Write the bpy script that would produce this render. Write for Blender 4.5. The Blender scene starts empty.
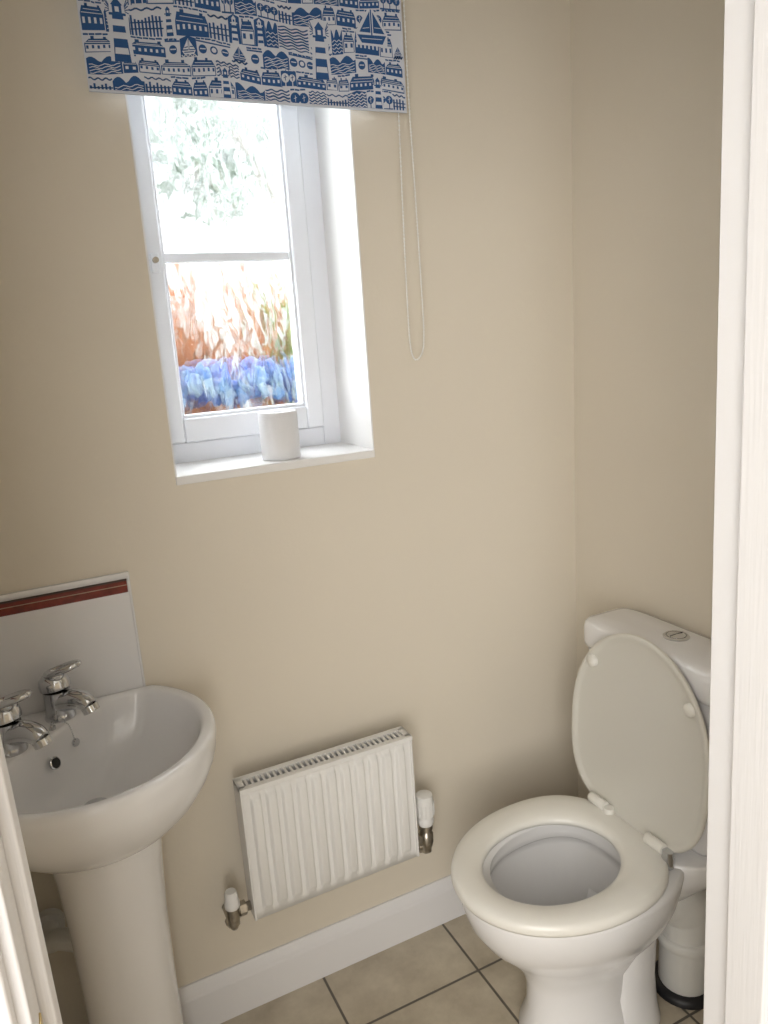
import bpy, bmesh, math, random
from mathutils import Vector, Matrix
random.seed(7)
scene = bpy.context.scene
col = scene.collection
try:
    scene.view_settings.view_transform = 'Standard'
    scene.view_settings.look = 'None'
except Exception: pass

# ---------------------------------------------------------------- constants
H = 1.506; D = 1.5          # eye height, window wall plane
XR = 1.256; XL = -0.16      # right / left wall
YF = 0.60                   # inner face of door wall
CEIL = 2.4
F = 757.0

# ---------------------------------------------------------------- materials
def mat(name, color, rough=0.5, metal=0.0, spec=0.5, bump=0, bscale=50, coat=0.0, var=0.0, vscale=5, trans=0):
    m = bpy.data.materials.new(name); m.use_nodes = True
    nt = m.node_tree; b = nt.nodes['Principled BSDF']
    b.inputs['Base Color'].default_value = (*color, 1)
    b.inputs['Roughness'].default_value = rough
    b.inputs['Metallic'].default_value = metal
    b.inputs['Specular IOR Level'].default_value = spec
    b.inputs['Coat Weight'].default_value = coat
    b.inputs['Coat Roughness'].default_value = 0.08
    tc = nt.nodes.new('ShaderNodeTexCoord')
    if bump:
        n = nt.nodes.new('ShaderNodeTexNoise'); n.inputs['Scale'].default_value = bscale
        n.inputs['Detail'].default_value = 4
        bp = nt.nodes.new('ShaderNodeBump'); bp.inputs['Strength'].default_value = bump
        bp.inputs['Distance'].default_value = 0.002
        nt.links.new(tc.outputs['Object'], n.inputs['Vector'])
        nt.links.new(n.outputs['Fac'], bp.inputs['Height'])
        nt.links.new(bp.outputs['Normal'], b.inputs['Normal'])
    if var:
        n2 = nt.nodes.new('ShaderNodeTexNoise'); n2.inputs['Scale'].default_value = vscale
        n2.inputs['Detail'].default_value = 5
        r = nt.nodes.new('ShaderNodeValToRGB')
        r.color_ramp.elements[0].position = 0.3; r.color_ramp.elements[1].position = 0.7
        r.color_ramp.elements[0].color = (*[c*(1-var) for c in color], 1)
        r.color_ramp.elements[1].color = (*[min(1, c*(1+var)) for c in color], 1)
        nt.links.new(tc.outputs['Object'], n2.inputs['Vector'])
        nt.links.new(n2.outputs['Fac'], r.inputs['Fac'])
        nt.links.new(r.outputs['Color'], b.inputs['Base Color'])
    return m

M_wall = mat('wall_paint', (0.745, 0.68, 0.575), 0.75, bump=0.15, bscale=120, var=0.015, vscale=2)
M_white = mat('white_gloss_paint', (0.82, 0.81, 0.82), 0.4, bump=0.05, bscale=40)
M_reveal = mat('white_matt_paint', (0.84, 0.83, 0.82), 0.6, bump=0.1, bscale=90)
M_ceil = mat('ceiling_paint', (0.8, 0.8, 0.78), 0.8)
M_upvc = mat('upvc_white', (0.80, 0.82, 0.87), 0.35)
M_cer = mat('ceramic_white', (0.83, 0.82, 0.82), 0.2, coat=0.25)
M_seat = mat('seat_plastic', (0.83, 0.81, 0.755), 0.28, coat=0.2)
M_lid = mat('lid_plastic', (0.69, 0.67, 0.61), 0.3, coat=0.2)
M_chrome = mat('chrome', (0.62, 0.63, 0.65), 0.12, metal=1.0)
M_nickel = mat('aged_nickel', (0.42, 0.39, 0.34), 0.3, metal=1.0, var=0.2, vscale=90)
M_brass = mat('brass', (0.55, 0.42, 0.2), 0.3, metal=1.0)
M_rad = mat('radiator_enamel', (0.81, 0.80, 0.78), 0.4)
M_dark = mat('dark_gap', (0.03, 0.03, 0.03), 0.7)
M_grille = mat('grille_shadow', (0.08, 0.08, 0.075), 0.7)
M_black = mat('black_rubber', (0.015, 0.015, 0.018), 0.4)
M_pvc = mat('pvc_pipe', (0.78, 0.77, 0.74), 0.35)
M_paper = mat('tissue_paper', (0.80, 0.80, 0.82), 0.9, bump=0.4, bscale=200)
M_red = mat('red_glaze', (0.17, 0.022, 0.014), 0.25, var=0.35, vscale=60)
M_tilew = mat('tile_white', (0.81, 0.80, 0.80), 0.25, coat=0.2)
M_fabw = mat('blind_fabric_white', (0.68, 0.71, 0.79), 0.9, bump=0.2, bscale=900)
M_fabb = mat('blind_print_blue', (0.028, 0.100, 0.28), 0.9)
M_bead = mat('bead_white', (0.88, 0.87, 0.84), 0.35)
M_water = mat('water', (0.45, 0.47, 0.46), 0.03, spec=0.8)
M_dirt = mat('seal', (0.35, 0.33, 0.3), 0.8)
M_carpet = mat('hall_carpet', (0.45, 0.4, 0.33), 0.95, bump=0.5, bscale=400)

def grain_mat():
    m = mat('grained_white_paint', (0.82, 0.81, 0.82), 0.4)
    nt = m.node_tree; b = nt.nodes['Principled BSDF']
    tc = nt.nodes.new('ShaderNodeTexCoord'); mp = nt.nodes.new('ShaderNodeMapping')
    mp.inputs['Scale'].default_value = (160, 160, 5)
    n = nt.nodes.new('ShaderNodeTexNoise'); n.inputs['Scale'].default_value = 1.5; n.inputs['Detail'].default_value = 3
    bp = nt.nodes.new('ShaderNodeBump'); bp.inputs['Strength'].default_value = 0.35; bp.inputs['Distance'].default_value = 0.002
    nt.links.new(tc.outputs['Object'], mp.inputs['Vector']); nt.links.new(mp.outputs['Vector'], n.inputs['Vector'])
    nt.links.new(n.outputs['Fac'], bp.inputs['Height']); nt.links.new(bp.outputs['Normal'], b.inputs['Normal'])
    return m
M_grain = grain_mat()

def tile_mat():
    m = bpy.data.materials.new('floor_tiles'); m.use_nodes = True
    nt = m.node_tree; b = nt.nodes['Principled BSDF']
    g = nt.nodes.new('ShaderNodeNewGeometry')
    sep = nt.nodes.new('ShaderNodeSeparateXYZ'); nt.links.new(g.outputs['Position'], sep.inputs[0])
    def math_(op, a, bb=None, v=None):
        n = nt.nodes.new('ShaderNodeMath'); n.operation = op
        nt.links.new(a, n.inputs[0])
        if bb is not None: nt.links.new(bb, n.inputs[1])
        elif v is not None: n.inputs[1].default_value = v
        return n.outputs[0]
    T = 0.335
    def edge(o, off):
        a = math_('ADD', o, v=-off + 20*T)
        a = math_('DIVIDE', a, v=T)
        fr = math_('FRACT', a)
        c = math_('SUBTRACT', fr, v=0.5)
        return math_('ABSOLUTE', c), math_('FLOOR', a)
    ex, fx = edge(sep.outputs['X'], 0.79)
    ey, fy = edge(sep.outputs['Y'], 1.313)
    mx = math_('MAXIMUM', ex, ey)
    gr = nt.nodes.new('ShaderNodeMapRange')
    gr.inputs['From Min'].default_value = 0.5-0.0105; gr.inputs['From Max'].default_value = 0.5-0.007
    nt.links.new(mx, gr.inputs['Value'])
    no = nt.nodes.new('ShaderNodeTexNoise'); no.inputs['Scale'].default_value = 9; no.inputs['Detail'].default_value = 8
    no.inputs['Roughness'].default_value = 0.65
    nt.links.new(g.outputs['Position'], no.inputs['Vector'])
    r = nt.nodes.new('ShaderNodeValToRGB')
    r.color_ramp.elements[0].position = 0.3; r.color_ramp.elements[1].position = 0.72
    r.color_ramp.elements[0].color = (0.42, 0.36, 0.27, 1); r.color_ramp.elements[1].color = (0.64, 0.57, 0.45, 1)
    nt.links.new(no.outputs['Fac'], r.inputs['Fac'])
    mixc = nt.nodes.new('ShaderNodeMix'); mixc.data_type = 'RGBA'
    nt.links.new(gr.outputs['Result'], mixc.inputs['Factor'])
    nt.links.new(r.outputs['Color'], mixc.inputs['A']); mixc.inputs['B'].default_value = (0.13, 0.115, 0.095, 1)
    nt.links.new(mixc.outputs['Result'], b.inputs['Base Color'])
    b.inputs['Roughness'].default_value = 0.35
    bp = nt.nodes.new('ShaderNodeBump'); bp.invert = True; bp.inputs['Distance'].default_value = 0.002
    bp.inputs['Strength'].default_value = 0.6
    nt.links.new(gr.outputs['Result'], bp.inputs['Height']); nt.links.new(bp.outputs['Normal'], b.inputs['Normal'])
    return m
M_tile = tile_mat()

def glass_mat():
    m = bpy.data.materials.new('obscured_glass'); m.use_nodes = True
    nt = m.node_tree; nt.nodes.clear()
    out = nt.nodes.new('ShaderNodeOutputMaterial')
    tc = nt.nodes.new('ShaderNodeTexCoord'); mp = nt.nodes.new('ShaderNodeMapping')
    mp.inputs['Scale'].default_value = (1, 1, 0.55)
    n = nt.nodes.new('ShaderNodeTexNoise'); n.inputs['Scale'].default_value = 34; n.inputs['Detail'].default_value = 0.3
    n.inputs['Distortion'].default_value = 0.8
    bp = nt.nodes.new('ShaderNodeBump'); bp.inputs['Strength'].default_value = 1.0; bp.inputs['Distance'].default_value = 0.0042
    nt.links.new(tc.outputs['Object'], mp.inputs['Vector']); nt.links.new(mp.outputs['Vector'], n.inputs['Vector'])
    nt.links.new(n.outputs['Fac'], bp.inputs['Height'])
    tr = nt.nodes.new('ShaderNodeBsdfTransparent'); tr.inputs['Color'].default_value = (0.97, 0.98, 0.98, 1)
    rf = nt.nodes.new('ShaderNodeBsdfRefraction'); rf.inputs['IOR'].default_value = 1.25; rf.inputs['Roughness'].default_value = 0.0
    nt.links.new(bp.outputs['Normal'], rf.inputs['Normal'])
    mx = nt.nodes.new('ShaderNodeMixShader'); mx.inputs[0].default_value = 0.62
    nt.links.new(tr.outputs[0], mx.inputs[1]); nt.links.new(rf.outputs[0], mx.inputs[2])
    gl = nt.nodes.new('ShaderNodeBsdfGlossy'); gl.inputs['Roughness'].default_value = 0.05
    nt.links.new(bp.outputs['Normal'], gl.inputs['Normal'])
    m2 = nt.nodes.new('ShaderNodeMixShader'); m2.inputs[0].default_value = 0.04
    nt.links.new(mx.outputs[0], m2.inputs[1]); nt.links.new(gl.outputs[0], m2.inputs[2])
    nt.links.new(m2.outputs[0], out.inputs['Surface'])
    return m
M_glass = glass_mat()

# ---------------------------------------------------------------- helpers
def obj_from(name, verts, faces, m, smooth=False):
    me = bpy.data.meshes.new(name); me.from_pydata([tuple(v) for v in verts], [], faces)
    bm = bmesh.new(); bm.from_mesh(me); bmesh.ops.recalc_face_normals(bm, faces=bm.faces); bm.to_mesh(me); bm.free()
    if smooth:
        for p in me.polygons: p.use_smooth = True
    o = bpy.data.objects.new(name, me); col.objects.link(o)
    me.materials.append(m)
    return o

def bevel(o, w, seg=3):
    if w > 0:
        b = o.modifiers.new('bev', 'BEVEL'); b.width = w; b.segments = seg; b.limit_method = 'ANGLE'
        b.angle_limit = math.radians(40)
        for p in o.data.polygons: p.use_smooth = True
        wn = o.modifiers.new('wn', 'WEIGHTED_NORMAL'); wn.keep_sharp = False
    return o

def boxes(name, bl, m, bev=0.0, seg=3):
    v = []; f = []
    for (x0, x1, y0, y1, z0, z1) in bl:
        k = len(v)
        v += [(x0,y0,z0),(x1,y0,z0),(x1,y1,z0),(x0,y1,z0),(x0,y0,z1),(x1,y0,z1),(x1,y1,z1),(x0,y1,z1)]
        f += [(k,k+3,k+2,k+1),(k+4,k+5,k+6,k+7),(k,k+1,k+5,k+4),(k+1,k+2,k+6,k+5),(k+2,k+3,k+7,k+6),(k+3,k,k+4,k+7)]
    return bevel(obj_from(name, v, f, m), bev, seg)

def box(name, x0, x1, y0, y1, z0, z1, m, bev=0.0, seg=3):
    return boxes(name, [(x0,x1,y0,y1,z0,z1)], m, bev, seg)

def loft(name, rings, m, cap0=True, cap1=True, closed=False, smooth=True):
    n = len(rings[0]); v = [p for r in rings for p in r]; f = []
    R = len(rings)
    for i in range(R if closed else R-1):
        a = i*n; b = ((i+1) % R)*n
        for j in range(n):
            k = (j+1) % n
            f.append((a+j, a+k, b+k, b+j))
    if not closed:
        if cap0: f.append(tuple(range(n))[::-1])
        if cap1: f.append(tuple(range((R-1)*n, R*n)))
    return obj_from(name, v, f, m, smooth)

def tube(name, pts, r, m, n=16, cap=True):
    pts = [Vector(p) for p in pts]; rings = []
    rs = r if isinstance(r, (list, tuple)) else [r]*len(pts)
    prev = None
    for i, p in enumerate(pts):
        t = (pts[min(i+1, len(pts)-1)] - pts[max(i-1, 0)]).normalized()
        if prev is None:
            a = Vector((0,0,1)) if abs(t.z) < 0.9 else Vector((1,0,0))
            u = t.cross(a).normalized()
        else:
            u = (prev - t*prev.dot(t)).normalized()
        prev = u; w = t.cross(u)
        rings.append([p + u*(math.cos(2*math.pi*j/n)*rs[i]) + w*(math.sin(2*math.pi*j/n)*rs[i]) for j in range(n)])
    return loft(name, rings, m, cap, cap)

def arc_pts(pts, k=8):
    P = [Vector(p) for p in pts]; P = [P[0]*2-P[1]] + P + [P[-1]*2-P[-2]]; o = []
    for i in range(1, len(P)-2):
        for j in range(k):
            t = j/k
            o.append(0.5*((2*P[i]) + (P[i+1]-P[i-1])*t + (2*P[i-1]-5*P[i]+4*P[i+1]-P[i+2])*t*t + (3*P[i]-P[i-1]-3*P[i+1]+P[i+2])*t**3))
    o.append(P[-2]); return o

def revolve(name, c, prof, m, n=32, axis=Vector((0,0,1))):
    axis = axis.normalized(); a = Vector((0,0,1)) if abs(axis.z) < 0.9 else Vector((1,0,0))
    u = axis.cross(a).normalized(); w = axis.cross(u); c = Vector(c)
    rings = [[c + axis*h + u*(math.cos(2*math.pi*j/n)*max(r,1e-4)) + w*(math.sin(2*math.pi*j/n)*max(r,1e-4)) for j in range(n)] for r, h in prof]
    return sharp(loft(name, rings, m), 50)

def sharp(o, ang=35):
    me = o.data
    bm = bmesh.new(); bm.from_mesh(me)
    for e in bm.edges:
        if len(e.link_faces) == 2 and e.calc_face_angle(0) > math.radians(ang): e.smooth = False
    bm.to_mesh(me); bm.free(); return o

def group(name, parts):
    e = bpy.data.objects.new(name, None); col.objects.link(e)
    for p in parts: p.parent = e
    return e

def lerp(a, b, t): return a + (b-a)*t

# ---------------------------------------------------------------- camera
X = Vector((0.8950, -0.1567, 0.4177)); Zc = -Vector((0.0668, 0.9714, 0.2277)).normalized()
X = (X - Zc*X.dot(Zc)).normalized(); Yc = Zc.cross(X)
right = Vector((X[0], Yc[0], Zc[0])); down = Vector((X[1], Yc[1], Zc[1])); fwd = Vector((X[2], Yc[2], Zc[2]))
Rm = Matrix((right, -down, -fwd)).transposed().to_4x4()
cam = bpy.data.cameras.new('camera'); co = bpy.data.objects.new('camera', cam); col.objects.link(co)
co.matrix_world = Matrix.Translation((0, 0, H)) @ Rm
cam.sensor_fit = 'VERTICAL'; cam.sensor_height = 32.0; cam.lens = F/1024*32.0; cam.clip_start = 0.02
scene.camera = co

# ---------------------------------------------------------------- room shell
wx0, wx1, wz0, wz1 = 0.264, 0.698, 1.245, 2.20
Y2 = 1.80
boxes('wall_back', [(XL-0.1, wx0, D, Y2, 0, CEIL), (wx1, XR+0.12, D, Y2, 0, CEIL),
                    (wx0, wx1, D, Y2, 0, wz0), (wx0, wx1, D, Y2, wz1, CEIL)], M_wall)
box('wall_right', XR, XR+0.12, YF-0.12, D, 0, CEIL, M_wall)
box('wall_left', XL-0.1, XL, YF-0.12, D, 0, CEIL, M_wall)
LX, RX = -0.0526, 0.704     # lining faces
boxes('wall_front', [(XL, LX-0.035, 0.48, YF, 0, CEIL), (RX+0.035, XR, 0.48, YF, 0, CEIL),
                     (LX-0.035, RX+0.035, 0.48, YF, 2.02, CEIL)], M_wall)
box('floor', XL-0.1, XR+0.12, 0.54, 1.5, -0.05, 0, M_tile)
box('floor_hall', -1.4, 1.7, -1.6, 0.54, -0.05, 0, M_carpet)
box('ceiling', -1.4, 1.7, -1.6, 1.8, CEIL, CEIL+0.05, M_ceil)
box('wall_hall_left', -1.4, -1.3, -1.6, 0.6, 0, CEIL, M_wall)
box('wall_hall_right', 1.5, 1.6, -1.6, 0.6, 0, CEIL, M_wall)
box('wall_hall_rear', -1.4, 1.6, -1.7, -1.6, 0, CEIL, M_wall)
box('wall_hall_side_a', -1.3, XL-0.1, 0.48, 0.6, 0, CEIL, M_wall)
box('wall_hall_side_b', XR+0.12, 1.5, 0.48, 0.6, 0, CEIL, M_wall)

def baseboard(name, p0, p1, nrm):
    prof = [(0,0),(0.018,0),(0.018,0.088),(0.0145,0.093),(0.0145,0.098),(0.012,0.108),(0.007,0.115),(0.006,0.122),(0,0.122)]
    p0 = Vector(p0); p1 = Vector(p1); nrm = Vector(nrm)
    rings = [[p + nrm*a + Vector((0,0,b)) for a, b in prof] for p in (p0, p1)]
    o = loft(name, rings, M_white, smooth=False); return bevel(o, 0.0012, 2)
baseboard('baseboard_back', (XL, D, 0), (XR, D, 0), (0,-1,0))
baseboard('baseboard_right', (XR, YF, 0), (XR, D-0.018, 0), (-1,0,0))
baseboard('baseboard_left', (XL, YF, 0), (XL, D-0.018, 0), (1,0,0))

p = [box('lining_left', LX-0.025, LX, 0.47, YF+0.002, 0, 2.0, M_grain, 0.002),
     box('lining_right', RX, RX+0.025, 0.47, YF+0.002, 0, 2.0, M_white, 0.002),
     box('lining_head', LX-0.035, RX+0.025, 0.47, YF+0.002, 1.995, 2.02, M_white, 0.002),
     box('stop_left', LX-0.001, LX+0.0093, 0.52, 0.56, 0, 2.0, M_grain, 0.0025),
     box('stop_right', RX-0.010, RX+0.001, 0.505, 0.56, 0, 2.0, M_grain, 0.0025),
     box('stop_head', LX, RX, 0.52, 0.56, 1.985, 1.998, M_grain, 0.0025),
     box('architrave_inner_right', RX+0.013, RX+0.075, YF, YF+0.012, 0, 2.06, M_white, 0.003),
     box('architrave_inner_left', LX-0.075, LX-0.012, YF, YF+0.012, 0, 2.06, M_white, 0.003),
     box('architrave_outer_right', RX+0.008, RX+0.075, 0.455, 0.48, 0, 2.06, M_white, 0.004),
     box('architrave_outer_left', LX-0.075, LX-0.008, 0.455, 0.48, 0, 2.06, M_white, 0.004),
     box('strike_plate', LX-0.001, LX+0.0015, 0.490, 0.513, 0.995, 1.06, M_brass, 0.001),
     box('strike_recess', LX, LX+0.002, 0.497, 0.507, 1.018, 1.04, M_dark)]
for o in p:      # frame hung very slightly out of plumb
    n_ = o.name
    if 'head' in n_: continue
    piv = 1.38 if 'right' in n_ else 1.18
    tl = 0.017 if 'right' in n_ else 0.011
    for v in o.data.vertices: v.co.x -= (v.co.z-piv)*tl
group('door_1', p)

# ---------------------------------------------------------------- window
YW = 1.68
parts = []
gz0, gz1 = 1.357, 2.12
parts.append(boxes('outer_frame', [(wx0-0.002, 0.292, YW, YW+0.07, 1.245, wz1+0.002), (0.653, wx1+0.002, YW, YW+0.07, 1.245, wz1+0.002),
            (0.292, 0.653, YW, YW+0.07, 1.245, 1.304), (0.292, 0.653, YW, YW+0.07, 2.165, wz1+0.002)], M_upvc, 0.003))
parts.append(boxes('sash', [(0.2925, 0.327, YW-0.012, YW+0.05, 1.3045, 2.162), (0.612, 0.6525, YW-0.012, YW+0.05, 1.3045, 2.162),
            (0.327, 0.612, YW-0.012, YW+0.05, 1.3045, gz0), (0.327, 0.612, YW-0.012, YW+0.05, gz1, 2.162)], M_upvc, 0.005))
parts.append(boxes('glazing_bead', [(0.326, 0.333, YW-0.002, YW+0.02, gz0, gz1), (0.606, 0.613, YW-0.002, YW+0.02, gz0, gz1),
            (0.327, 0.612, YW-0.002, YW+0.02, gz0-0.001, gz0+0.007), (0.327, 0.612, YW-0.002, YW+0.02, gz1-0.007, gz1)], M_upvc, 0.002))
parts.append(box('glazing_bar', 0.330, 0.609, YW+0.004, YW+0.02, 1.683, 1.701, M_upvc, 0.003))
parts.append(box('pane', 0.328, 0.611, YW+0.024, YW+0.028, gz0, gz1, M_glass))
parts.append(boxes('drip_seal', [(0.3265,0.3285,YW+0.018,YW+0.03,gz0,gz1),(0.6105,0.6125,YW+0.018,YW+0.03,gz0,gz1)], M_dirt))
parts.append(box('latch_base', 0.300, 0.318, YW-0.020, YW-0.010, 1.66, 1.70, M_upvc, 0.004))
parts.append(revolve('latch_lock', (0.309, YW-0.012, 1.685), [(0,-0.002),(0.006,-0.002),(0.006,0.018),(0,0.018)], M_nickel, 16, Vector((0,-1,0))))
parts.append(boxes('reveal_lining', [(wx0, wx0+0.003, D-0.0005, YW, 1.262, wz1), (wx1-0.003, wx1, D-0.0005, YW, 1.262, wz1),
            (wx0, wx1, D-0.0005, YW, wz1-0.003, wz1)], M_reveal))
parts.append(box('sill_board', wx0, wx1, D-0.004, YW, wz0-0.0005, 1.262, M_reveal, 0.003))
group('window_1', parts)

# ---------------------------------------------------------------- roller blind
YB = 1.462
bx0, bx1, bz0, bz1 = 0.200, 0.805, 1.936, 2.27
fab = box('fabric', bx0, bx1, YB, YB+0.0015, bz0, bz1, M_fabw)
hem = box('hem_bar', bx0, bx1, YB-0.001, YB+0.0035, bz0, bz0+0.004, M_fabw, 0.001)
roller = revolve('roller_tube', (bx0-0.012, YB+0.015, 2.28), [(0,0),(0.019,0),(0.019,bx1-bx0+0.024),(0,bx1-bx0+0.024)], M_fabw, 24, Vector((1,0,0)))
brk = boxes('brackets', [(bx0-0.016,bx0-0.012,YB-0.01,D,2.255,2.305),(bx1+0.012,bx1+0.016,YB-0.01,D,2.255,2.305)], M_upvc)
LV = [[] for _ in range(8)]; LF = [[] for _ in range(8)]
base = 0; warp = [0.0]
def poly(layer, pts):
    l = base+layer
    y = YB - 0.0004*(l+1)
    k = len(LV[l])
    for x, z in pts:
        z = z + warp[0]*(0.0040*math.sin(x*17+1.0)+0.0025*math.sin(x*41+z*30))
        LV[l].append((min(max(x, bx0+0.001), bx1-0.001), y, min(max(z, bz0+0.0045), bz1)))
    LF[l].append(tuple(range(k, k+len(pts))))
def rect(l, x, z, w, h): poly(l, [(x,z),(x+w,z),(x+w,z+h),(x,z+h)])
def disc(l, x, z, r, n=14): poly(l, [(x+r*math.cos(2*math.pi*i/n), z+r*math.sin(2*math.pi*i/n)) for i in range(n)])
def stroke(l, pts, w):
    w *= 1.5 if (base+l) % 2 == 0 else 1.15
    for a, b in zip(pts[:-1], pts[1:]):
        dx, dz = b[0]-a[0], b[1]-a[1]; L = math.hypot(dx, dz) or 1; nx, nz = -dz/L*w/2, dx/L*w/2
        ex, ez = dx/L*w*0.2, dz/L*w*0.2
        poly(l, [(a[0]+nx-ex,a[1]+nz-ez),(a[0]-nx-ex,a[1]-nz-ez),(b[0]-nx+ex,b[1]-nz+ez),(b[0]+nx+ex,b[1]+nz+ez)])
def jit(s): return random.uniform(-s, s)
def house(x, z, w, h):
    solid = random.random() < 0.68
    rh = h*random.uniform(0.3,0.45); a_ = random.uniform(0.06,0.2)
    poly(0, [(x,z),(x+w,z+jit(.001)),(x+w,z+h-rh+jit(.001)),(x+w*(1-a_),z+h+jit(.001)),(x+w*a_,z+h),(x,z+h-rh)])
    rect(0, x+w*random.uniform(0.12,0.3), z+h-0.002, w*0.12, 0.006)
    rect(0, x+w*random.uniform(0.6,0.8), z+h-0.002, w*0.1, 0.005)
    if not solid:
        rect(1, x+0.0016, z+0.0013, w-0.0032, h-rh-0.0028)
    nw = max(2, int(w/0.0085)); ww = w/nw
    for k in range(nw):
        rect(1 if solid else (2 if base == 0 else 0), x+k*ww+ww*0.28, z+(h-rh)*0.42+jit(.0006), ww*0.42, (h-rh)*0.36)
    stroke(1, [(x+0.002, z+h-rh+0.001),(x+w-0.002, z+h-rh+0.001)], 0.001)
    stroke(1, [(x+w*0.16, z+h-rh*0.45),(x+w*0.84, z+h-rh*0.45)], 0.0008)
def lighthouse(x, z, h):
    w = h*0.28
    poly(0, [(x-w/2,z),(x+w/2,z),(x+w*0.32,z+h*0.72),(x-w*0.32,z+h*0.72)])
    for k in (0.12, 0.36, 0.56):
        poly(1, [(x-w*0.42,z+h*k),(x+w*0.42,z+h*k),(x+w*0.38,z+h*(k+0.1)),(x-w*0.38,z+h*(k+0.1))])
    rect(0, x-w*0.5, z+h*0.72, w, h*0.04)
    rect(0, x-w*0.28, z+h*0.76, w*0.56, h*0.12); rect(1, x-w*0.12, z+h*0.775, w*0.24, h*0.08)
    poly(0, [(x-w*0.36,z+h*0.88),(x+w*0.36,z+h*0.88),(x,z+h)])
def boat(x, z, s):
    poly(0, [(x,z+s*0.22),(x+s*0.14,z),(x+s*0.86,z),(x+s,z+s*0.25)])
    rect(0, x+s*0.48, z+s*0.2, s*0.045, s*0.75)
    poly(0, [(x+s*0.46,z+s*0.9),(x+s*0.46,z+s*0.3),(x+s*0.08,z+s*0.3)])
    poly(0, [(x+s*0.56,z+s*0.88),(x+s*0.95,z+s*0.3),(x+s*0.56,z+s*0.3)])
    stroke(1, [(x+s*0.6,z+s*0.45),(x+s*0.82,z+s*0.45)], 0.001)
    stroke(1, [(x+s*0.2,z+s*0.40),(x+s*0.42,z+s*0.44)], 0.001)
    stroke(1, [(x+s*0.15,z+s*0.12),(x+s*0.85,z+s*0.14)], 0.001)
def waves(x, z, w, n=3, a=0.0016):
    ph = random.random()*5; fq = random.uniform(0.9, 1.5)
    for k in range(n):
        stroke(0, [(x+w*i/16, z+k*0.0052+a*math.sin(i*fq+k*0.6+ph)) for i in range(17)], random.uniform(0.0014,0.0020))
def hills(x, z, w, h):
    ph = random.random()*4
    pts = [(x+w*i/12, z+h*(0.62+0.36*abs(math.sin(i*0.5+ph)))) for i in range(13)]
    for i in range(12):
        poly(0, [(pts[i][0], z), (pts[i+1][0], z), pts[i+1], pts[i]])
    for k in range(4):
        stroke(1, [(x+w*(0.06+0.88*i/10), z+h*(0.10+0.14*k)+0.0016*math.sin(i*1.4+k+ph)) for i in range(11)], 0.0011)
def trees(x, z, w, h):
    n = max(2, int(w/0.012))
    for k in range(n):
        cx = x+(k+0.5)*w/n; rr = min(w/n*0.55, h*0.38)*random.uniform(.8,1.1)
        rect(0, cx-0.001, z, 0.002, h*0.5); disc(0, cx, z+h*0.62, rr)
        stroke(1, [(cx, z+h*0.45), (cx, z+h*0.8)], 0.0009); stroke(1, [(cx-0.003, z+h*0.62), (cx+0.003, z+h*0.7)], 0.0008)
    stroke(0, [(x, z+0.001), (x+w, z+0.001)], 0.0018)
def buoys(x, z, w):
    n = max(1, int(w/0.016))
    stroke(0, [(x,z+0.024),(x+w,z+0.023)], 0.0016)
    for k in range(n):
        cx = x+(k+0.5)*w/n; disc(0, cx, z+0.011, random.uniform(0.0066,0.0078))
        if k % 2: disc(1, cx, z+0.011, 0.0042); rect(0, cx-0.004, z+0.0095, 0.008, 0.0025)
        else: rect(1, cx-0.005, z+0.0105, 0.010, 0.0018)
def fence(x, z, w, h):
    n = int(w/0.0060)
    for k in range(n): rect(0, x+k*w/n, z, 0.0034, h*random.uniform(0.75,1.0))
    stroke(0, [(x,z+h*0.3),(x+w,z+h*0.36)], 0.0014); stroke(0, [(x,z+h*0.6),(x+w,z+h*0.68)], 0.0014)
def dashes(x, z, w):
    t = x
    while t < x+w-0.004:
        ll = random.uniform(0.004, 0.010); stroke(0, [(t,z),(t+ll,z+random.uniform(-.0010,.0010))], 0.0018); t += ll+0.0022
warp[0] = 1.0
z = bz0-0.002
row = 0
kinds_cycle = [['hills','fence','house','hills','waves','trees'], ['house','house','house','trees','waves','house','hills'],
               ['buoys','buoys','house','hills','boat'], ['boat','light','waves','house','hills','fence']]
HG = [0.034, 0.029, 0.031, 0.046]
while z < bz1-0.02:
    x = bx0+0.002
    last = ''
    while x < bx1-0.006:
        hgt = HG[row % 4]*random.uniform(0.94,1.04)
        kd = random.choice([q for q in kinds_cycle[row % 4] if q != last or q == 'house']); last = kd
        w = random.uniform(0.022, 0.060)
        if kd == 'light': w = hgt*0.45
        if kd == 'boat': w = hgt*0.95
        if x+w > bx1-0.004: w = bx1-0.003-x
        if w < 0.010: break
        inv = kd in ('light', 'boat', 'waves', 'trees') and random.random() < 0.38
        if inv:
            base = 0
            poly(0, [(x-0.001,z),(x+w+0.001,z+0.001),(x+w,z+hgt-0.002),(x+w*0.5,z+hgt+0.002),(x,z+hgt-0.003)])
            base = 1
        if kd == 'house':
            hh = hgt*random.uniform(0.65,0.84)
            house(x+0.0004, z+0.0006+abs(jit(.001)), w-0.0008, hh)
            zz = z+hh+0.008
            while zz < z+hgt: dashes(x+0.001, zz, w-0.001); zz += 0.0048
        elif kd == 'hills': hills(x, z, w, hgt*0.94)
        elif kd == 'fence': fence(x, z, w, hgt*0.68); waves(x, z+hgt*0.86, w, 1)
        elif kd == 'light': lighthouse(x+w/2, z, hgt)
        elif kd == 'boat': boat(x+0.002, z+0.004, w-0.004); waves(x+0.001, z+0.002, w-0.002, 1)
        elif kd == 'trees': trees(x+0.001, z, w-0.002, hgt*0.85); dashes(x+0.001, z+hgt-0.001, w-0.001)
        elif kd == 'waves': waves(x+0.001, z+0.003, w-0.002, max(2, int(hgt/0.0054)))
        elif kd == 'buoys': buoys(x, z+0.001, w); dashes(x, z+hgt-0.002, w)
        base = 0
        x += w+0.0008
    z += HG[row % 4]+0.001; row += 1
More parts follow.
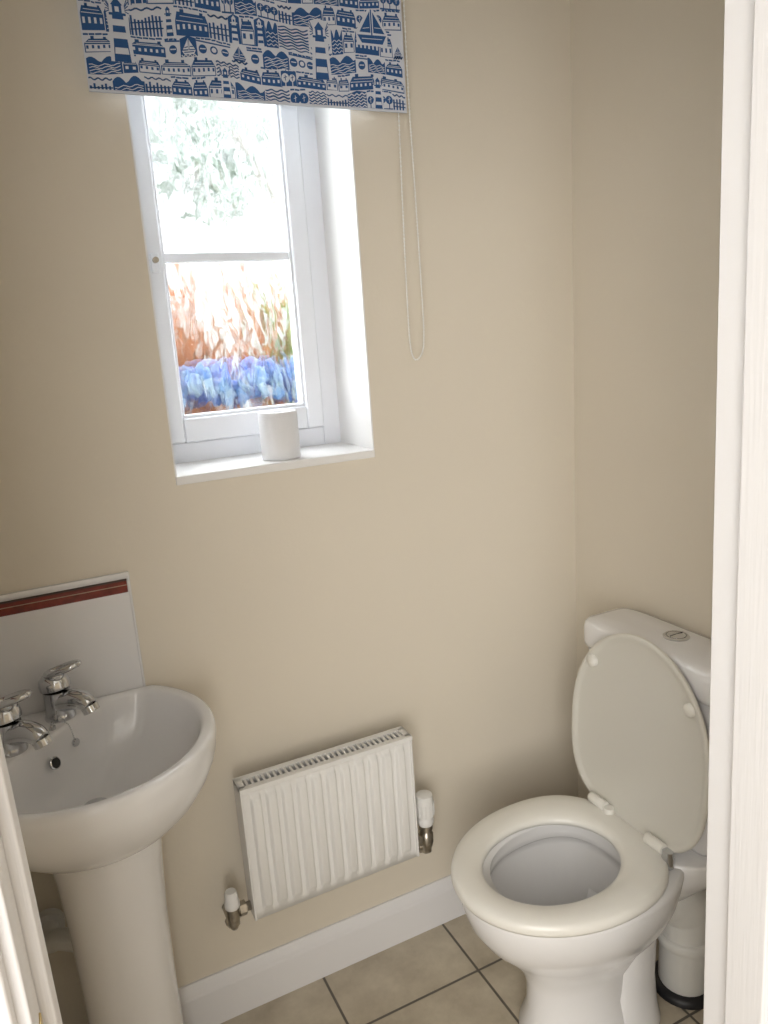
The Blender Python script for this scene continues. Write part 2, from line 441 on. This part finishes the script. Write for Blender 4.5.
warp[0] = 0.0
def big(kind, x, z, s):
    global base
    base = 3
    if kind == 'light':
        poly(0, [(x-s*.2,z),(x+s*.2,z),(x+s*.17,z+s*.5),(x+s*.2,z+s),(x,z+s*1.06),(x-s*.2,z+s),(x-s*.17,z+s*.5)])
        base = 4; lighthouse(x, z, s)
        for q in range(5):
            for sg in (-1, 1): stroke(0, [(x+sg*s*.13, z+s*(.83+.02*q-.04)), (x+sg*s*.19, z+s*(.76+.06*q))], 0.0010)
    else:
        poly(0, [(x-s*.03,z-.001),(x+s*1.03,z-.001),(x+s*1.05,z+s*.36),(x+s*.6,z+s*1.0),(x+s*.4,z+s*1.0),(x-s*.04,z+s*.36)])
        base = 4; boat(x, z+0.003, s)
    base = 0
big('light', 0.262, 1.985, 0.098); big('light', 0.626, 1.984, 0.098); big('light', 0.437, 1.940, 0.050); big('light', 0.742, 1.940, 0.056)
big('boat', 0.705, 2.052, 0.062); big('boat', 0.33, 2.10, 0.06); big('boat', 0.50, 2.13, 0.06)
prints = [obj_from('print_%d' % i, LV[i], LF[i], M_fabb if i % 2 == 0 else M_fabw) for i in range(8) if LV[i]]
def beads(name, pts, r, m, step):
    bm = bmesh.new(); P = arc_pts(pts, 30); acc = 0; last = P[0]
    L = [last]
    for q in P[1:]:
        acc += (q-last).length; last = q
        if acc >= step: L.append(q); acc = 0
    for c in L:
        bmesh.ops.create_icosphere(bm, subdivisions=1, radius=r, matrix=Matrix.Translation(c))
    for f in bm.faces: f.smooth = True
    me = bpy.data.meshes.new(name); bm.to_mesh(me); bm.free(); me.materials.append(m)
    o = bpy.data.objects.new(name, me); col.objects.link(o); return o
cy = YB+0.004
cp = [(0.790,cy,2.27),(0.789,cy,2.0),(0.785,cy,1.75),(0.783,cy,1.55),(0.785,cy,1.475),(0.795,cy,1.449),(0.812,cy,1.462),(0.819,cy,1.50),(0.819,cy,1.60),(0.816,cy,1.80),(0.813,cy,2.0),(0.815,cy,2.27)]
chain = beads('bead_chain', cp, 0.0024, M_bead, 0.0050)
cord = tube('bead_cord', arc_pts(cp, 8), 0.0010, M_bead, 6)
group('roller_blind', [fab, hem, roller, brk, chain, cord]+prints)

# ---------------------------------------------------------------- toilet roll on sill
c = (0.504, 1.560, 1.2622)
roll = loft('toilet_roll', [[Vector(c)+Vector((r*math.cos(t*math.pi/24), r*math.sin(t*math.pi/24), h)) for t in range(48)] for r, h in
      [(0.018,0),(0.040,0),(0.0415,0.002),(0.0418,0.05),(0.0415,0.098),(0.040,0.1),(0.022,0.1),(0.019,0.099),(0.018,0.09)]], M_paper, closed=True)
sharp(roll, 50)

# ---------------------------------------------------------------- radiator
rx0, rx1, ry0, ry1, rz0, rz1 = 0.292, 0.686, 1.383, 1.440, 0.306, 0.622
parts = []
nx = 264; V=[]; Fc=[]
zs = [(rz0+0.0, 0), (rz0+0.020, 0), (rz0+0.027, 0.5), (rz0+0.036, 1), (rz1-0.036, 1), (rz1-0.028, 0.5), (rz1-0.022, 0), (rz1-0.008, 0)]
pitch = (rx1-rx0-0.024)/11
def flute(x):
    t = (x-(rx0+0.012))/pitch
    if t < 0 or t > 11: return 0
    fr = t - math.floor(t)
    s = abs(fr-0.5)*2
    if s > 0.74: return 0.0
    if s > 0.40: return 0.5+0.5*math.cos(math.pi*(s-0.40)/0.34)
    return 1.0
for (zz, k) in zs:
    for i in range(nx+1):
        x = rx0+(rx1-rx0)*i/nx
        V.append((x, ry0+0.011-0.011*flute(x)*k, zz))
for j in range(len(zs)-1):
    for i in range(nx):
        a = j*(nx+1)+i; Fc.append((a, a+1, a+nx+2, a+nx+1))
fp = obj_from('front_panel', V, Fc, M_rad, True); parts.append(fp)
so = fp.modifiers.new('s', 'SOLIDIFY'); so.thickness = 0.002; so.offset = 0
parts.append(boxes('side_panels', [(rx0-0.003, rx0+0.002, ry0+0.004, ry1, rz0+0.002, rz1), (rx1-0.002, rx1+0.003, ry0+0.004, ry1, rz0+0.002, rz1)], M_rad, 0.002))
parts.append(box('back_panel', rx0+0.004, rx1-0.004, ry1-0.012, ry1-0.004, rz0+0.005, rz1-0.01, M_rad, 0.003))
parts.append(box('inner_shade_block', rx0+0.006, rx1-0.006, ry0+0.018, ry1-0.016, rz0+0.02, rz1-0.016, M_grille))  # solid dark block, shade under the grille put into its colour
gb = [(rx0-0.003, rx1+0.003, ry0+0.002, ry0+0.017, rz1-0.010, rz1), (rx0-0.003, rx1+0.003, ry1-0.014, ry1, rz1-0.010, rz1)]
gb += [(rx0-0.003, rx0+0.012, ry0+0.010, ry1-0.008, rz1-0.010, rz1), (rx1-0.012, rx1+0.003, ry0+0.010, ry1-0.008, rz1-0.010, rz1)]
n = 30
for i in range(n):
    x = rx0+0.012+(rx1-rx0-0.024)*(i+0.5)/n
    gb.append((x-0.0028, x+0.0028, ry0+0.012, ry1-0.011, rz1-0.006, rz1-0.001))
parts.append(boxes('top_grille', gb, M_rad, 0.001, 2))
parts.append(boxes('wall_brackets', [(rx0+0.06, rx0+0.09, ry1-0.008, D-0.001, rz0+0.05, rz1-0.06), (rx1-0.09, rx1-0.06, ry1-0.008, D-0.001, rz0+0.05, rz1-0.06)], M_rad))
vy = 1.415
vx = 0.724
parts.append(tube('valve_tail_r', [(rx1-0.005, vy, 0.330),(vx, vy, 0.330)], 0.010, M_nickel))
parts.append(revolve('valve_nut_r', (rx1+0.006, vy, 0.330), [(0,0),(0.0155,0),(0.0155,0.014),(0,0.014)], M_nickel, 6, Vector((1,0,0))))
parts.append(revolve('valve_body_r', (vx, vy, 0.292), [(0,0),(0.011,0),(0.011,0.012),(0.0145,0.016),(0.0165,0.026),(0.0165,0.048),(0.012,0.052),(0.012,0.060),(0.0165,0.061),(0.0165,0.076),(0,0.076)], M_nickel, 16))
parts.append(revolve('thermostat_head', (vx, vy, 0.366), [(0,0),(0.0175,0),(0.0190,0.004),(0.0195,0.014),(0.0175,0.016),(0.0175,0.022),(0.0215,0.025),(0.0220,0.058),(0.0205,0.070),(0.0195,0.078),(0.010,0.081),(0,0.081)], M_rad, 28))
parts.append(boxes('thermostat_ribs', [(vx+0.0218*math.cos(a)-0.0012, vx+0.0218*math.cos(a)+0.0012, vy+0.0218*math.sin(a)-0.0012, vy+0.0218*math.sin(a)+0.0012, 0.394, 0.424) for a in [i*math.pi/8 for i in range(16)]], M_rad))
parts.append(tube('supply_pipe_r', arc_pts([(vx, vy, 0.305),(vx, vy+0.004, 0.290),(vx, vy+0.03, 0.281),(vx, D-0.001, 0.281)],6), 0.0085, M_nickel))
parts.append(revolve('compression_nut_r', (vx, vy+0.026, 0.281), [(0,0),(0.0135,0),(0.0135,0.014),(0,0.014)], M_nickel, 6, Vector((0,1,0))))
lx = 0.250
parts.append(tube('valve_tail_l', [(rx0+0.005, vy, 0.330),(lx, vy, 0.330)], 0.010, M_nickel))
parts.append(revolve('valve_nut_l', (lx+0.014, vy, 0.330), [(0,0),(0.0155,0),(0.0155,0.014),(0,0.014)], M_nickel, 6, Vector((1,0,0))))
parts.append(revolve('valve_body_l', (lx, vy, 0.300), [(0,0),(0.0125,0),(0.0125,0.014),(0.015,0.016),(0.015,0.042),(0,0.042)], M_nickel, 12))
parts.append(revolve('lockshield_cap', (lx, vy, 0.340), [(0,0),(0.0135,0),(0.0165,0.004),(0.0165,0.014),(0.0145,0.017),(0.0135,0.036),(0.011,0.041),(0,0.041)], M_rad, 24))
parts.append(tube('supply_pipe_l', arc_pts([(lx, vy, 0.305),(lx, vy+0.004, 0.290),(lx, vy+0.03, 0.281),(lx, D-0.001, 0.281)],6), 0.0085, M_nickel))
parts.append(revolve('compression_nut_l', (lx, vy+0.026, 0.281), [(0,0),(0.0135,0),(0.0135,0.014),(0,0.014)], M_nickel, 6, Vector((0,1,0))))
group('radiator', parts)

# ---------------------------------------------------------------- splashback tiles
sp = []
st = 0.008
sp.append(box('tile_panel_back', XL, 0.147, D-st, D, 0.80, 1.085, M_tilew, 0.001))
sp.append(box('tile_panel_side', XL, XL+st, 1.19, D-st, 0.80, 1.085, M_tilew, 0.001))
sp.append(boxes('edge_trim', [(XL, 0.150, D-st-0.002, D, 1.083, 1.092), (0.146, 0.151, D-st-0.002, D, 0.80, 1.092),
            (XL, XL+st+0.002, 1.187, D-st, 1.083, 1.092)], M_tilew, 0.002))
sp.append(box('border_back', XL+st, 0.1445, D-st-0.002, D-st+0.001, 1.052, 1.079, M_red, 0.001))
sp.append(box('border_side', XL+st-0.001, XL+st+0.002, 1.19, D-st-0.002, 1.052, 1.079, M_red, 0.001))
M_bl_ = mat('brown_line', (0.045, 0.02, 0.015), 0.5); M_pl_ = mat('pale_line', (0.42, 0.30, 0.22), 0.5)
sp.append(box('border_top_line', XL+st, 0.1448, D-st-0.0026, D-st-0.001, 1.0755, 1.0795, M_bl_))
sp.append(box('border_mid_line', XL+st, 0.1448, D-st-0.0026, D-st-0.001, 1.0665, 1.0680, M_pl_))
group('tile_splashback', sp)

# ---------------------------------------------------------------- corner basin
bc = Vector((0.02, 1.32)); WD = 0.171; N = 96; RZ = 0.853
def rout(t):
    c_, s_ = math.cos(t), math.sin(t)
    r = 0.223
    if s_ > 0: r = min(r, WD/s_) if c_ >= 0 else r
    if c_ < 0 and s_ <= 0: r = min(r, WD/-c_)
    if c_ < 0 and s_ > 0: r = min(WD/-c_, WD/s_)
    return r
tb = math.radians(135)
def rin(t):
    d = (t-tb+math.pi) % (2*math.pi) - math.pi
    r = 0.198
    if abs(d) < math.pi/2*0.98:
        k = 0.080/math.cos(d)
        r = (r**-8 + k**-8)**(-1/8)
    c_, s_ = math.cos(t), math.sin(t)
    if s_ > 0.3: r = min(r, 0.158/s_)
    if c_ < -0.3: r = min(r, 0.158/-c_)
    return r
def bring(fn, z, cc=bc):
    return [Vector((cc.x+fn(2*math.pi*j/N)*math.cos(2*math.pi*j/N), cc.y+fn(2*math.pi*j/N)*math.sin(2*math.pi*j/N), z)) for j in range(N)]
rings = []
pc = Vector((0.026, 1.318))
for k, zz in [(0.0,0.655),(0.0,0.672)]: rings.append(bring(lambda t: 0.092, zz, pc))
for k, zz in [(0.20,0.686),(0.45,0.706),(0.66,0.732),(0.83,0.764),(0.93,0.791),(0.975,0.809)]:
    cc = Vector((lerp(pc.x, bc.x, k), lerp(pc.y, bc.y, k)))
    rings.append(bring(lambda t: lerp(0.092, rout(t), k), zz, cc))
for k, zz in [(0.99,0.820),(1.0,0.832),(1.0,0.841),(0.994,0.848),(0.98,0.8525),(0.965,0.8535)]:
    rings.append(bring(lambda t: k*rout(t), zz))
for k, zz in [(1.035,0.8525),(1.01,0.850),(0.99,0.843),(0.97,0.83),(0.945,0.812),(0.90,0.79),(0.81,0.768),(0.66,0.748),(0.45,0.733),(0.25,0.726),(0.12,0.724)]:
    rings.append(bring(lambda t: k*lerp(0.19, rin(t), min(1, k*1.0)), zz, bc))
basin = loft('bowl', rings, M_cer)
ped_rings = []
for r, zz in [(0.104,0.0),(0.104,0.012),(0.097,0.03),(0.090,0.08),(0.085,0.2),(0.085,0.35),(0.088,0.5),(0.095,0.62),(0.100,0.668),(0.099,0.672)]:
    ped_rings.append(bring(lambda t: r*(1+0.03*math.cos(4*(t-tb))), zz, pc))
ped = loft('pedestal', ped_rings, M_cer)
parts = [basin, ped]
parts.append(revolve('drain', (bc.x, bc.y, 0.7235), [(0.0,0.0),(0.012,0.0),(0.013,0.003),(0.022,0.004),(0.023,0.001)], M_chrome, 24))
dg = Vector((1,-1,0)).normalized(); bk = -dg; sd = Vector((1,1,0)).normalized()
c3 = Vector((bc.x, bc.y, 0))
ofp = c3 + bk*0.0715 + Vector((0,0,0.803)) - sd*0.004
ax = (dg*0.93 + Vector((0,0,0.36))).normalized()
parts.append(revolve('overflow_ring', ofp - ax*0.002, [(0.0085,0.0),(0.0115,0.0),(0.0115,0.004),(0.0095,0.005),(0.0085,0.0)], M_chrome, 24, ax))
parts.append(revolve('overflow_hole', ofp - ax*0.002, [(0,0.0),(0.009,0.0),(0.009,0.003),(0,0.003)], M_dark, 20, ax))
parts.append(tube('waste_pipe', arc_pts([(-0.03,1.37,0.42),(-0.08,1.41,0.42),(-0.100,1.44,0.40),(-0.100,1.498,0.40)],6), 0.020, M_pvc))
parts.append(revolve('waste_collar', (-0.100,1.498,0.40), [(0,0),(0.03,0),(0.03,0.02),(0.022,0.022),(0,0.022)], M_pvc, 24, Vector((0,-1,0))))
group('corner_basin', parts)

def tap(px, py):
    b = Vector((px, py, RZ-0.001)); ps = []
    up = Vector((0,0,1))
    ps.append(revolve('body', b, [(0,0),(0.0270,0),(0.0275,0.004),(0.0255,0.009),(0.0245,0.022),(0.0240,0.046),(0.0245,0.056),(0,0.058)], M_chrome, 28))
    pts = [b+up*0.028-dg*0.004, b+up*0.036+dg*0.018, b+up*0.041+dg*0.042, b+up*0.039+dg*0.060, b+up*0.031+dg*0.072]
    ps.append(tube('spout', arc_pts(pts, 6), [lerp(0.0225, 0.0155, i/24) for i in range(25)], M_chrome, 18))
    ps.append(revolve('aerator', b+up*0.031+dg*0.070, [(0,0),(0.0155,0),(0.0155,0.012),(0.012,0.013),(0,0.013)], M_chrome, 20, (dg*0.45-up)))
    ax_ = (up + dg*-0.12).normalized()
    ps.append(revolve('head', b+up*0.057, [(0,0),(0.0230,0),(0.0275,0.003),(0.0280,0.012),(0.0260,0.022),(0.019,0.029),(0.008,0.0315),(0,0.032)], M_chrome, 28, ax_))
    f = (dg + up*0.34).normalized()
    cen = b+up*0.090 + f*0.028 - dg*0.004
    ring = []
    for i in range(33):
        a = 2*math.pi*i/32
        ring.append(cen + f*(0.036*math.cos(a)) + sd*(0.0205*math.sin(a)))
    ps.append(tube('lever_loop', ring, [0.0058]*33, M_chrome, 12))
    ps.append(revolve('indicator', b+up*0.057+ax_*0.0315, [(0,0),(0.006,0),(0.006,0.0015),(0,0.0015)], M_upvc, 12, ax_))
    return ps
tm = c3 + bk*0.110 + sd*0.006
for q in (0.060, -0.060):
    tp = tm + sd*q
    group('tap', tap(tp.x, tp.y))
ch0 = tm + sd*0.016 + dg*0.020 + Vector((0,0,RZ))
parts = [revolve('chain_post', ch0, [(0,0),(0.006,0),(0.006,0.006),(0.003,0.008),(0.003,0.014),(0,0.015)], M_chrome, 16)]
pp = [ch0+Vector((0,0,0.010)), ch0+dg*0.010+sd*0.010+Vector((0,0,0.010)), ch0+dg*0.020+sd*0.018+Vector((0,0,0.002)), ch0+dg*0.026+sd*0.020+Vector((0,0,-0.025)), ch0+dg*0.028+sd*0.020+Vector((0,0,-0.034))]
parts.append(beads('chain', pp, 0.0016, M_chrome, 0.0034))
parts.append(revolve('plug_ring', pp[-1], [(0,-0.004),(0.007,-0.003),(0.008,0),(0.007,0.003),(0,0.004)], M_chrome, 16, dg))
group('plug_chain', parts)

# ---------------------------------------------------------------- toilet
TY = 1.098
def egg(front, back, hw, z, n=72, k=0.56, p=0.8, fn=None):
    out = []
    cx = front+(back-front)*k
    for i in range(n):
        t = 2*math.pi*i/n; c_, s_ = math.cos(t), math.sin(t)
        if c_ < 0: x = cx+(cx-front)*c_; y = hw*s_
        else:
            x = cx+(back-cx)*abs(c_)**p; y = hw*math.copysign(abs(s_)**p, s_)
        out.append(fn(x, y, z) if fn else Vector((x, TY+y, z)))
    return out
parts = []
sec = [(0.772,1.04,0.108,0.0),(0.772,1.04,0.108,0.012),(0.780,1.03,0.094,0.03),(0.788,1.02,0.080,0.08),(0.788,1.03,0.078,0.14),
       (0.773,1.07,0.090,0.185),(0.736,1.10,0.122,0.235),(0.690,1.11,0.153,0.285),(0.661,1.115,0.173,0.330),(0.650,1.12,0.182,0.365),(0.645,1.125,0.185,0.392),
       (0.647,1.125,0.184,0.404),(0.656,1.12,0.176,0.410)]
rings = [egg(a,b,h,z) for a,b,h,z in sec]
rings += [egg(0.716,1.005,0.125,0.409), egg(0.712,1.006,0.126,0.402), egg(0.712,1.006,0.126,0.385), egg(0.711,1.006,0.126,0.372), egg(0.706,1.010,0.129,0.368), egg(0.694,1.016,0.138,0.366), egg(0.694,1.014,0.138,0.345),
          egg(0.706,1.002,0.128,0.31), egg(0.729,0.988,0.110,0.265), egg(0.765,0.968,0.085,0.22), egg(0.805,0.945,0.058,0.18), egg(0.835,0.93,0.035,0.155)]
parts.append(loft('pan', rings, M_cer))
parts.append(obj_from('water', egg(0.772,0.962,0.082,0.222), [tuple(range(72))], M_water))
dk = []
for x0, hw, zz in [(1.03,0.07,0.24),(1.03,0.10,0.29),(1.02,0.150,0.345),(1.02,0.168,0.375),(1.02,0.172,0.395),(1.02,0.172,0.410),(1.025,0.168,0.416)]:
    dk.append(egg(x0, 1.248, hw, zz, k=0.5, p=0.35))
parts.append(loft('deck', dk, M_cer))
parts.append(loft('trapway', [egg(0.91,1.09,0.118,0.0,k=0.5),egg(0.91,1.09,0.118,0.012,k=0.5),egg(0.925,1.09,0.104,0.03,k=0.5),egg(0.94,1.09,0.090,0.10,k=0.5),egg(0.95,1.10,0.082,0.19,k=0.5),egg(0.97,1.10,0.07,0.27,k=0.5)], M_cer))
cs = []
CZ = 0.010
def sup(hx, hw, zz, p):
    ring = []
    for i in range(96):
        t = 2*math.pi*i/96; c_, s_ = math.cos(t), math.sin(t)
        ring.append(Vector((1.178+hx*math.copysign(abs(c_)**p, c_), TY+0.008+hw*math.copysign(abs(s_)**p, s_), zz+CZ)))
    return ring
for hx, hw, zz in [(0.055,0.150,0.402),(0.063,0.165,0.42),(0.066,0.178,0.50),(0.068,0.190,0.66),(0.069,0.195,0.765)]:
    cs.append(sup(hx, hw, zz, 0.22))
parts.append(loft('cistern_tank', cs, M_cer))
cl = []
for hx, hw, zz in [(0.069,0.197,0.757),(0.075,0.206,0.760),(0.0765,0.209,0.770),(0.0765,0.209,0.803),(0.074,0.206,0.816),(0.068,0.199,0.8235),(0.055,0.18,0.8275),(0.02,0.1,0.829)]:
    cl.append(sup(hx, hw, zz, 0.30))
parts.append(loft('cistern_lid', cl, M_cer))
bz = 0.8275+CZ
parts.append(revolve('flush_button_rim', (1.188, TY, bz), [(0,0),(0.0275,0),(0.0275,0.003),(0.0245,0.0055),(0.0215,0.0055),(0.0205,0.003),(0,0.003)], M_chrome, 32))
parts.append(revolve('flush_button', (1.188, TY, bz+0.0015), [(0,0),(0.0195,0),(0.0195,0.0042),(0.017,0.0058),(0,0.0062)], M_chrome, 32))
parts.append(box('button_split', 1.170, 1.206, TY-0.0007, TY+0.0007, bz+0.0065, bz+0.008, M_dark))
so_ = (0.632,1.070,0.194); si = (0.698,0.996,0.121)
def sring(t, z):
    a = egg(*so_, z, p=0.80); b = egg(*si, z, k=0.52, p=1.0)
    return [lerp(q, w, t) for q, w in zip(a, b)]
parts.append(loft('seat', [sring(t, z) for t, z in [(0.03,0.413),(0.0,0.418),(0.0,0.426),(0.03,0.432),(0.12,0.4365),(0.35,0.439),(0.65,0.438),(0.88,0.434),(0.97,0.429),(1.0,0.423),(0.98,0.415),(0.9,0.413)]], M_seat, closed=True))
lean = math.radians(4.2); hx0, hz0 = 1.062, 0.426
def lf(u, v, n):
    return Vector((hx0 + u*math.sin(lean) - n*math.cos(lean), TY+v, hz0 + u*math.cos(lean) + n*math.sin(lean)))
LL = 0.436
def lr(s, n):
    ins = s
    return egg(0.0+ins, LL-ins, 0.197-ins, 0, fn=lambda x, y, z: lf(LL-x, y, n), k=0.53, p=0.64)
lidr = [(lr(0.06,-0.010)),(lr(0.02,-0.0085)),(lr(0.006,-0.004)),(lr(0.0,0.002)),(lr(0.0,0.007)),(lr(0.003,0.0095)),(lr(0.009,0.0095)),(lr(0.014,0.006)),(lr(0.022,0.004)),(lr(0.06,0.003)),(lr(0.12,0.003))]
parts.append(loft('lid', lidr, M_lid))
for (u, v) in [(0.335,0.138),(0.335,-0.138)]:
    parts.append(revolve('lid_buffer', lf(u, v, 0.003), [(0,0),(0.014,0),(0.014,0.007),(0.011,0.011),(0,0.012)], M_seat, 20, Vector((-1,0,0.08))))
for y in (-0.088, 0.082):
    parts.append(revolve('hinge_barrel', (1.046, TY+y-0.024, 0.446), [(0,0),(0.0105,0),(0.0115,0.002),(0.0115,0.046),(0.0105,0.048),(0,0.048)], M_seat, 20, Vector((0,1,0))))
    parts.append(revolve('hinge_post', (1.046, TY+y-0.034, 0.414), [(0,0),(0.013,0),(0.013,0.020),(0.011,0.028),(0.011,0.036),(0,0.036)], M_chrome if y<0 else M_seat, 20))
group('toilet', parts)
sx = 1.178; sy = 1.045
parts = [tube('bend', arc_pts([(1.07,sy+0.045,0.250),(1.11,sy+0.028,0.256),(1.15,sy+0.010,0.246),(sx-0.002,sy+0.001,0.205),(sx,sy,0.15),(sx,sy,0.0)],6), [0.060]*12+[0.0585]*6+[0.055]*13, M_pvc, 28),
         revolve('pan_connector', (1.060, sy+0.050, 0.246), [(0,0),(0.068,0),(0.070,0.005),(0.070,0.03),(0.064,0.036),(0.058,0.038),(0,0.038)], M_pvc, 28, Vector((1,-0.35,0.1))),
         revolve('socket', (sx, sy, 0.125), [(0,0),(0.0605,0),(0.063,0.004),(0.063,0.020),(0.058,0.025),(0,0.025)], M_pvc, 28),
         revolve('floor_collar', (sx, sy, 0.0), [(0,0),(0.072,0),(0.072,0.008),(0.066,0.016),(0.053,0.018),(0,0.018)], M_black, 32)]
group('soil_pipe', parts)

# ---------------------------------------------------------------- outside
WS = 14.0
box('ground', -6, 8, 1.85, 14, -0.1, 0.0, mat('lawn', (0.05,0.09,0.02), 0.95, var=0.3, vscale=8))
M_bw = mat('pale_stone', (0.08, 0.07, 0.06), 0.9, var=0.2, vscale=14)
box('garden_wall', 0.0, 1.9, 2.45, 2.85, 0.0, 1.26, M_bw, 0.01)
group('sky_backdrop', [box('backdrop_panel', 0.7, 6.0, 9.0, 9.6, 0.0, 5.4, mat('backdrop_grey', (0.17, 0.172, 0.172), 0.9, var=0.08, vscale=3)),  # added backdrop, dims the sky seen through the obscured pane
                          box('backdrop_cap', 0.5, 6.2, 8.8, 9.8, 5.4, 5.7, M_bw)])
M_bf = mat('blue_petal', (0.003, 0.022, 0.110), 0.4, var=0.8, vscale=18)
M_bl = mat('pale_blue_petal', (0.075, 0.115, 0.155), 0.4)
M_bs = mat('sky_blue_petal', (0.012, 0.060, 0.15), 0.4)
def blobs(name, specs, m, sq=1.0):
    bm = bmesh.new()
    for (x, y, z, r, st_) in specs:
        bmesh.ops.create_icosphere(bm, subdivisions=3, radius=r, matrix=Matrix.Translation((x,y,z)) @ Matrix.Diagonal((1,0.6,st_,1)))
    for v in bm.verts:
        v.co += Vector((math.sin(v.co.z*90), 0, math.sin(v.co.x*80)))*0.005
    for f in bm.faces: f.smooth = True
    me = bpy.data.meshes.new(name); bm.to_mesh(me); bm.free(); me.materials.append(m)
    o = bpy.data.objects.new(name, me); col.objects.link(o); return o
b1 = blobs('petals', [(0.36+0.040*i+random.uniform(-.01,.01), 2.52+random.uniform(-.02,.02), 1.31+random.uniform(0,.12), random.uniform(.032,.052), random.uniform(1,1.5)) for i in range(25)], M_bf)
b2 = blobs('petals_pale', [(0.36+0.058*i+random.uniform(-.01,.01), 2.485+random.uniform(-.01,.01), 1.31+random.uniform(0,.15), random.uniform(.012,.020), random.uniform(1.5,2.5)) for i in range(17)], M_bl)
b3 = blobs('petals_sky', [(0.38+0.062*i+random.uniform(-.015,.015), 2.49+random.uniform(-.01,.01), 1.30+random.uniform(0,.13), random.uniform(.018,.030), random.uniform(1,1.6)) for i in range(16)], M_bs)
group('blue_flower_clump', [b1, b2, b3])
def stems(name, n, x0, x1, y, z0, z1, m, w):
    V=[];Fc=[]
    for i in range(n):
        x = random.uniform(x0, x1); h = random.uniform(0.4, 1)*(z1-z0); yy = y+random.uniform(-.05,.05); ph = random.random()*6; lean_ = random.uniform(-.10,.10)
        k = len(V); S = 12
        for j in range(S+1):
            t = j/S; xx = x+lean_*t+0.018*math.sin(ph+t*9); ww = w*(1-t*0.6)*(0.5+0.8*abs(math.sin(ph+t*7)))
            V += [(xx-ww, yy, z0+h*t), (xx+ww, yy, z0+h*t)]
        for j in range(S): Fc.append((k+2*j, k+2*j+1, k+2*j+3, k+2*j+2))
    return obj_from(name, V, Fc, m)
M_or = mat('orange_leaf', (0.135, 0.045, 0.014), 0.8, var=0.3, vscale=20)
M_pk = mat('pink_leaf', (0.15, 0.10, 0.07), 0.8, var=0.3, vscale=20)
M_gn = mat('green_leaf', (0.060, 0.090, 0.018), 0.8, var=0.4, vscale=20)
group('ornamental_grass', [stems('orange_blades', 28, 0.45, 1.12, 2.68, 1.262, 1.80, M_or, 0.014),
                    stems('pink_blades', 30, 0.45, 1.15, 2.77, 1.262, 1.72, M_pk, 0.016),
                    stems('green_blades', 34, 0.90, 1.25, 2.66, 1.262, 1.80, M_gn, 0.014)])
def leafcloud(name, cx, cy_, cz, rx, rz, n, m, s):
    V=[];Fc=[]
    for i in range(n):
        a = random.random()*6.28; r = math.sqrt(random.random()); x = cx+rx*r*math.cos(a); z_ = cz+rz*r*math.sin(a); y = cy_+random.uniform(-.4,.4)
        t = random.random()*3.14; dx, dz = math.cos(t)*s, math.sin(t)*s*1.2; k = len(V)
        V += [(x-dx,y,z_-dz),(x+dz*.35,y+.02,z_-dx*.35),(x+dx,y,z_+dz),(x-dz*.35,y-.02,z_+dx*.35)]
        Fc.append((k,k+1,k+2,k+3))
    return obj_from(name, V, Fc, m)
M_tr = mat('tree_leaf', (0.050, 0.066, 0.052), 0.8, var=0.3, vscale=3)
group('tree', [leafcloud('leaves', 1.62, 6.0, 2.98, 0.46, 0.55, 230, M_tr, 0.075),
               tube('trunk', arc_pts([(2.3,6.0,0),(2.25,6.0,1.2),(2.2,6.0,2.3),(1.8,6.0,3.1)],6), [0.07]*10+[0.03]*9, mat('bark',(0.08,0.065,0.05),0.9), 12)])

# ---------------------------------------------------------------- lights
w = bpy.data.worlds.new('sky'); scene.world = w; w.use_nodes = True
bg = w.node_tree.nodes['Background']; bg.inputs['Color'].default_value = (0.94, 0.97, 1.0, 1); bg.inputs['Strength'].default_value = WS
def area(name, loc, size, power, color, target):
    l = bpy.data.lights.new(name, 'AREA'); l.shape = 'RECTANGLE'; l.size, l.size_y = size; l.energy = power; l.color = color
    o = bpy.data.objects.new(name, l); col.objects.link(o); o.location = loc
    o.rotation_euler = (Vector(target)-Vector(loc)).to_track_quat('-Z', 'Y').to_euler(); return o
area('hall_daylight', (-0.58, -0.85, 1.40), (1.2, 1.9), 44, (1.0, 0.985, 0.955), (0.75, 1.3, 1.15))
